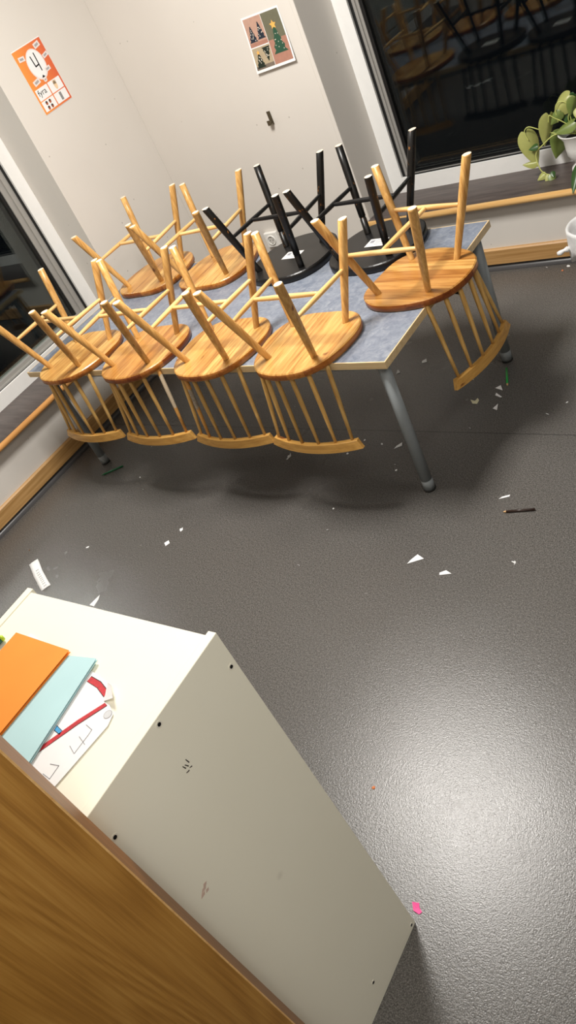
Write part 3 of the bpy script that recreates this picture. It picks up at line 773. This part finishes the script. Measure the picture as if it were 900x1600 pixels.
leaf((2.130, .130, .600), (2.200, .090, .540), .080, (.2, -.7, .7), M['leafA'], .15)
leaf((2.060, .210, .600), (2.030, .205, .530), .060, (.3, -.9, .3), M['leafC'], .12)
leaf((2.095, .02, .395), (2.080, -.058, .318), .050, (-.1, -.75, .65), M['leafC'], .12)
def stem(pts, r=.0021):
    P = [Vector(p) - Vector((PX, PY, PZ)) for p in pts]; Q = []
    for i in range(len(P) - 1):
        p0, p1, p2, p3 = P[max(i - 1, 0)], P[i], P[i + 1], P[min(i + 2, len(P) - 1)]
        for j in range(5):
            t = j / 5; Q.append(.5 * ((2 * p1) + (p2 - p0) * t + (2 * p0 - 5 * p1 + 4 * p2 - p3) * t * t + (3 * p1 - p0 - 3 * p2 + p3) * t ** 3))
    Q.append(P[-1]); mb = MB(); mb.tube(Q, r, M['stem'], 8); mb.build('stem', plant)
stem([(1.875, .124, .492), (1.867, .126, .512), (1.866, .128, .533), (1.885, .13, .543), (1.921, .13, .526), (1.96, .14, .50), (2.01, .14, .485), (2.06, .15, .470)])
stem([(1.97, .124, .545), (1.977, .126, .571), (1.995, .13, .555), (2.020, .135, .535), (2.05, .145, .500), (2.07, .15, .465)])
stem([(2.004, .134, .535), (2.003, .136, .590), (2.02, .14, .610), (2.046, .14, .600), (2.050, .145, .567), (2.055, .15, .468)])
stem([(2.055, .148, .615), (2.060, .146, .58), (2.04, .15, .53), (2.06, .155, .468)])
stem([(2.05, .15, .475), (1.99, .12, .495), (1.94, .11, .470), (1.900, .11, .435), (1.908, .10, .375), (1.930, .098, .350), (1.952, .097, .343)], .0024)
stem([(2.12, .178, .632), (2.10, .165, .57), (2.08, .155, .466)])
stem([(2.13, .13, .595), (2.11, .14, .55), (2.085, .15, .466)])
stem([(2.095, .022, .392), (2.100, .055, .450), (2.098, .070, .502), (2.085, .10, .49), (2.08, .14, .465)])

# ------------------------------------------------------------------ waste bin with liner
BX, BY = 2.222, -.232
wb = empty('waste_bin', (BX, BY, 0)); tag(wb, 'pale waste bin with a white knotted liner on the floor under the right window', 'bin')
mb = MB(); mb.lathe([(.080, .0005), (.086, .004), (.112, .262), (.112, .264), (.109, .264), (.083, .008), (0.001, .006)], (0, 0, 0), M['bin'], 36, (True, False)); mb.build('bucket', wb)
mb = MB(); rs = []
for r, z, a in ((.113, .150, .004), (.1165, .200, .003), (.118, .262, .001), (.118, .272, .0005), (.112, .277, .0005), (.104, .270, .001), (.098, .230, .003), (.088, .16, .006), (.078, .10, .008)):
    rs.append([((r + a * math.sin(9 * t) + a * .7 * math.sin(17 * t + 1)) * math.cos(t), (r + a * math.sin(9 * t) + a * .7 * math.sin(17 * t + 1)) * math.sin(t), z + (.012 * math.sin(5 * t) if z < .16 and r > .1 else 0)) for t in [2 * PI * i / 60 for i in range(60)]])
mb.rings(rs, M['bag'], (False, True)); ln = mb.build('liner', wb)
s_ = ln.modifiers.new('s', 'SOLIDIFY'); s_.thickness = .0007
mb = MB(); q = Vector((-.85, -.53, 0)); o_ = Vector((q.x * .116, q.y * .116, .205))
mb.tube([o_, o_ + q * .012 + Vector((.004, -.004, .004)), o_ + q * .022 + Vector((0, 0, .001)), o_ + q * .034 + Vector((-.004, .004, -.006)), o_ + q * .046 + Vector((-.006, .006, -.007))], [.006, .012, .0065, .0105, .007], M['bag'], 10); mb.build('knot', ln)
mb = MB(); rr2 = random.Random(5)
cl = [[((.02 + .045 * math.sin(PI * i / 7)) * math.cos(2 * PI * j / 14) * (1 + rr2.uniform(-.2, .2)), (.02 + .045 * math.sin(PI * i / 7)) * math.sin(2 * PI * j / 14) * (1 + rr2.uniform(-.2, .2)), .105 + .11 * i / 7) for j in range(14)] for i in range(8)]
mb.rings(cl, M['paper'], smooth=False); tag(mb.build('crumpled_paper'), 'crumpled white paper inside the waste bin', 'paper').location = (BX, BY, 0)

# ------------------------------------------------------------------ things on the floor
def pencil(a, b, r, body, tipm, label, hexa=6):
    a = Vector(a); b = Vector(b); o = bpy.data.objects
    mb = MB(); mb.tube([a.lerp(b, .12), b], r, body, hexa); root = mb.build('pencil')
    mb = MB(); mb.tube([a.lerp(b, .03), a.lerp(b, .12)], [r * .35, r * .95], tipm, 10); tp = mb.build('sharpened_tip', root)
    mb = MB(); mb.tube([a, a.lerp(b, .03)], [r * .08, r * .35], body, 8); mb.build('lead', tp)
    return tag(root, label, 'pencil')
pencil((.311, -1.537, .0042), (.397, -1.464, .0042), .0038, M['green'], M['green'], 'dark green pencil on the floor by the left front table leg')
pencil((2.043, -.902, .0046), (1.998, -.789, .0046), .0042, M['greenlight'], M['rawwood'], 'bright green pencil on the floor by the right rear table leg')
pencil((2.263, -1.546, .0042), (2.360, -1.5235, .0042), .0040, M['brownpaint'], M['rawwood'], 'dark brown pencil with bare wood tip, alone on the open floor')

mb = MB()   # receipt-like slip with a curled end
A = Vector((.405, -2.093, 0)); B = Vector((.583, -2.180, 0)); t = (B - A); L = t.length; t.normalize(); nn = Vector((-t.y, t.x, 0)); rows = []
for i in range(13):
    u = i / 12; p = A + t * (L * u); z = .0008 + .020 * max(0, (.42 - u) / .42) ** 1.6 + .004 * math.sin(u * 6) ** 2 * (u > .4)
    sh = nn * (.010 * max(0, (.35 - u) / .35))
    rows.append([p + sh + nn * .021 + Vector((0, 0, z)), p + sh + nn * .007 + Vector((0, 0, z + .0012)), p + sh - nn * .007 + Vector((0, 0, z + .0012)), p + sh - nn * .021 + Vector((0, 0, z))])
mb.rings(rows, M['paper'], (False, False), closed=False)
for i in range(3, 12):
    for k in (0, 1):
        a = rows[i][1] * (1 - .1) + rows[i][0] * .1; b = rows[i][2]; d_ = t * .0035; up = Vector((0, 0, .0007)); f0 = .02 + .45 * k; f1 = f0 + .36
        p, q = a.lerp(b, f0), a.lerp(b, f1); mb.poly([p + up, q + up, q + up + d_, p + up + d_], M['p_greyrod'])
sl_ = mb.build('paper_slip'); m_ = sl_.modifiers.new('s', 'SOLIDIFY'); m_.thickness = .0003; tag(sl_, 'curled white paper slip with rows of small print, on the floor behind the cabinet', 'paper')

def scrap(pts, label, m='paper', h=.003, name='paper_scrap', cat='paper scrap', group='paper scraps on the floor'):
    """small torn flake: outline on the floor with one raised edge"""
    mb = MB(); n_ = len(pts); cx = sum(p[0] for p in pts) / n_; cy = sum(p[1] for p in pts) / n_
    zs = [.0007 + (h if i == 0 else h * .35 if i == 1 else 0) for i in range(n_)]
    top_ = [mb.bm.verts.new((p[0], p[1], z + .0005)) for p, z in zip(pts, zs)]; bot = [mb.bm.verts.new((p[0], p[1], z - .0003)) for p, z in zip(pts, zs)]
    ct = mb.bm.verts.new((cx, cy, .0014 + h * .25)); cb_ = mb.bm.verts.new((cx, cy, .0006 + h * .25))
    for i in range(n_):
        j = (i + 1) % n_
        mb.face([top_[i], top_[j], ct], M[m]); mb.face([bot[j], bot[i], cb_], M[m]); mb.face([top_[j], top_[i], bot[i], bot[j]], M[m])
    return tag(mb.build(name), label, cat, group)
SCRAPS = [
    ([(2.0635, -1.7607), (2.0906, -1.773), (2.0444, -1.8011), (2.0495, -1.7827)], 'large white triangular paper scrap, largest on the open floor before the table', 'paper'),
    ([(2.182, -1.8081), (2.2028, -1.8165), (2.1676, -1.8273), (2.1638, -1.8187)], 'blunt white paper flake next to the large triangular scrap on the floor', 'paper'),
    ([(2.2594, -1.4677), (2.2594, -1.474), (2.228, -1.4879), (2.2353, -1.4765)], 'thin curved white paper sliver lying beside the brown pencil', 'paper'),
    ([(2.0145, -0.8949), (2.032, -0.9229), (1.9966, -0.9071)], 'white triangular scrap, nearest the bright green pencil', 'paper'),
    ([(2.0136, -0.9404), (2.044, -0.9624), (2.0384, -0.9637), (2.0133, -0.9513)], 'narrow white paper strip between two triangular scraps near the green pencil', 'paper'),
    ([(2.0451, -1.0052), (2.0536, -1.0394), (2.0331, -1.0291)], 'white wedge-shaped scrap, nearest the curled cream peel', 'paper'),
    ([(1.6171, -0.7051), (1.6281, -0.7248), (1.6068, -0.7316), (1.6016, -0.7154)], 'small grey-white square scrap in the shadow under the table end', 'paper'),
    ([(1.5156, -0.7764), (1.5345, -0.793), (1.5185, -0.8049)], 'grey-white triangular scrap beside the top of the right front table leg', 'paper'),
    ([(1.7563, -1.2354), (1.7617, -1.2507), (1.7366, -1.2688), (1.74, -1.2518)], 'bent white paper strip on the floor left of the right front table leg', 'paper'),
    ([(1.0182, -1.8524), (1.0317, -1.863), (1.0216, -1.8795), (1.0033, -1.8661)], 'small white four-sided scrap alone on the floor left of centre, before the table', 'paper'),
    ([(0.8969, -2.1569), (0.9058, -2.1765), (0.9102, -2.2094), (0.8834, -2.2075)], 'long pointed white scrap peeking up behind the rear edge of the cabinet', 'paper'),
    ([(1.0354, -1.7786), (1.0449, -1.7891), (1.039, -1.7993), (1.0307, -1.7934)], 'small white oblong scrap just beyond the four-sided one, before the table', 'paper'),
    ([(1.2847, -1.3213), (1.2969, -1.3374), (1.2901, -1.3611), (1.2839, -1.3563), (1.2865, -1.3381)], 'crinkled white scrap under the rail between the two right front chairs', 'paper'),
    ([(2.3706, -1.7372), (2.3751, -1.7383), (2.3749, -1.751)], 'little white sliver right of the two big scraps on the open floor', 'paper'),
    ([(1.927, -0.9808), (1.9426, -1.0013), (1.9608, -1.0013), (1.9609, -0.9809), (1.95, -0.9672), (1.9474, -0.9836), (1.9395, -0.989)], 'curled cream-coloured peel lying on the floor beyond the right table end', 'cream')]
for pts, label, m in SCRAPS: scrap(pts, label, m)
TINY = [(1.034, -1.790), (.893, -1.895), (.615, -1.948), (1.660, -1.872), (1.683, -1.701), (1.650, -1.599), (1.287, -1.338), (1.550, -1.307), (1.884, -.851), (2.244, -1.058), (2.292, -.994), (.565, -1.525), (.647, -1.596), (.465, -1.321), (1.988, -1.141), (1.782, -1.354), (1.801, -1.383), (1.673, -1.245), (1.586, -1.226), (1.908, -.045), (2.370, -1.741), (2.006, -.054)]
rt = random.Random(11)
for i, (x, y) in enumerate(TINY):
    big = 1.7 if i in (0, 2, 3, 6, 9, 20, 21) else 1.0
    a0 = rt.uniform(0, 6); w1, w2 = rt.uniform(.004, .006) * big, rt.uniform(.002, .0032) * big
    pts = [(x + w1 * math.cos(a0 + t) * rt.uniform(.8, 1.1), y + w2 * math.sin(a0 + t) * rt.uniform(.8, 1.1) + w1 * .4 * math.cos(t)) for t in (0, 1.3, 2.6, 3.8, 5.1)]
    scrap(pts, 'tiny white paper crumb lying on the dark grey floor', 'paper', .0015, 'paper_crumb', 'paper crumb', 'tiny white crumbs on the floor')
def blob(name, x, y, r, m, label, cat):
    mb = MB(); r3 = random.Random(int(x * 1000))
    rs = [[(x + r * k * math.cos(2 * PI * j / 10) * r3.uniform(.75, 1.15), y + r * k * math.sin(2 * PI * j / 10) * r3.uniform(.75, 1.15), z) for j in range(10)] for k, z in ((.8, .0003), (1, r * .25), (.75, r * .6), (.3, r * .8))]
    mb.rings(rs, m, smooth=False); return tag(mb.build(name), label, cat)
o = scrap([(2.500, -2.732), (2.508, -2.746), (2.522, -2.748), (2.526, -2.741), (2.517, -2.735), (2.512, -2.726)], 'bright pink paper scrap on the floor at the foot of the cabinet', 'pink', .008)
blob('crumb', 2.289, -2.517, .0045, M['terracotta'], 'small orange crumb on the bare floor beside the cabinet', 'crumb')
blob('crumb', 1.991, -.087, .005, M['terracotta'], 'small reddish crumb on the floor near the waste bin', 'crumb')
blob('crumb', .286, -2.017, .004, plain('brown_crumb', srgb(120, 84, 60), .7), 'small brown crumb on the floor near the left baseboard', 'crumb')

# ------------------------------------------------------------------ light: ceiling panel over the table, two added fills, night outside
def area(name, loc, sx, sy, power, col=(1, .965, .91)):
    d = bpy.data.lights.new(name, 'AREA'); d.shape = 'RECTANGLE'; d.size = sx; d.size_y = sy; d.energy = power; d.color = col
    o = bpy.data.objects.new(name, d); C.objects.link(o); o.location = loc; return o
area('ceiling_lamp_or_fill', (1.40, -1.45, H - .03), .5, .65, 70)
area('ceiling_lamp_or_fill', (4.20, -1.45, H - .03), .55, .75, 15)  # added unseen fill, lifts the cabinet's right side
area('ceiling_lamp_or_fill', (3.45, -3.25, H - .03), .55, .75, 19)  # added unseen fill near the camera, brightens door and cabinet
w_ = bpy.data.worlds.new('night'); bpy.context.scene.world = w_; w_.use_nodes = True
bg = w_.node_tree.nodes['Background']; bg.inputs[0].default_value = (.006, .007, .009, 1); bg.inputs[1].default_value = .4

# ------------------------------------------------------------------ camera
cd = bpy.data.cameras.new('camera'); cam = bpy.data.objects.new('camera', cd); C.objects.link(cam)
cd.sensor_fit = 'VERTICAL'; cd.sensor_height = 32; cd.sensor_width = 18; cd.lens = 1269.05 / 1600 * 32; cd.clip_start = .05
rt_ = Vector((0.78229226, 0.49116862, -0.38310861)); up_ = Vector((-0.08251831, 0.69132263, 0.71781875)); fw_ = Vector((-0.6174217, 0.52993057, -0.58134674))
Mx = Matrix((rt_, up_, -fw_)).transposed().to_4x4(); Mx.translation = Vector((3.298007, -3.207548, 1.722712)); cam.matrix_world = Mx
sc = bpy.context.scene; sc.camera = cam
sc.view_settings.view_transform = 'Standard'; sc.view_settings.look = 'None'; sc.view_settings.gamma = 1; sc.view_settings.use_curve_mapping = False
sc.view_settings.exposure = .25
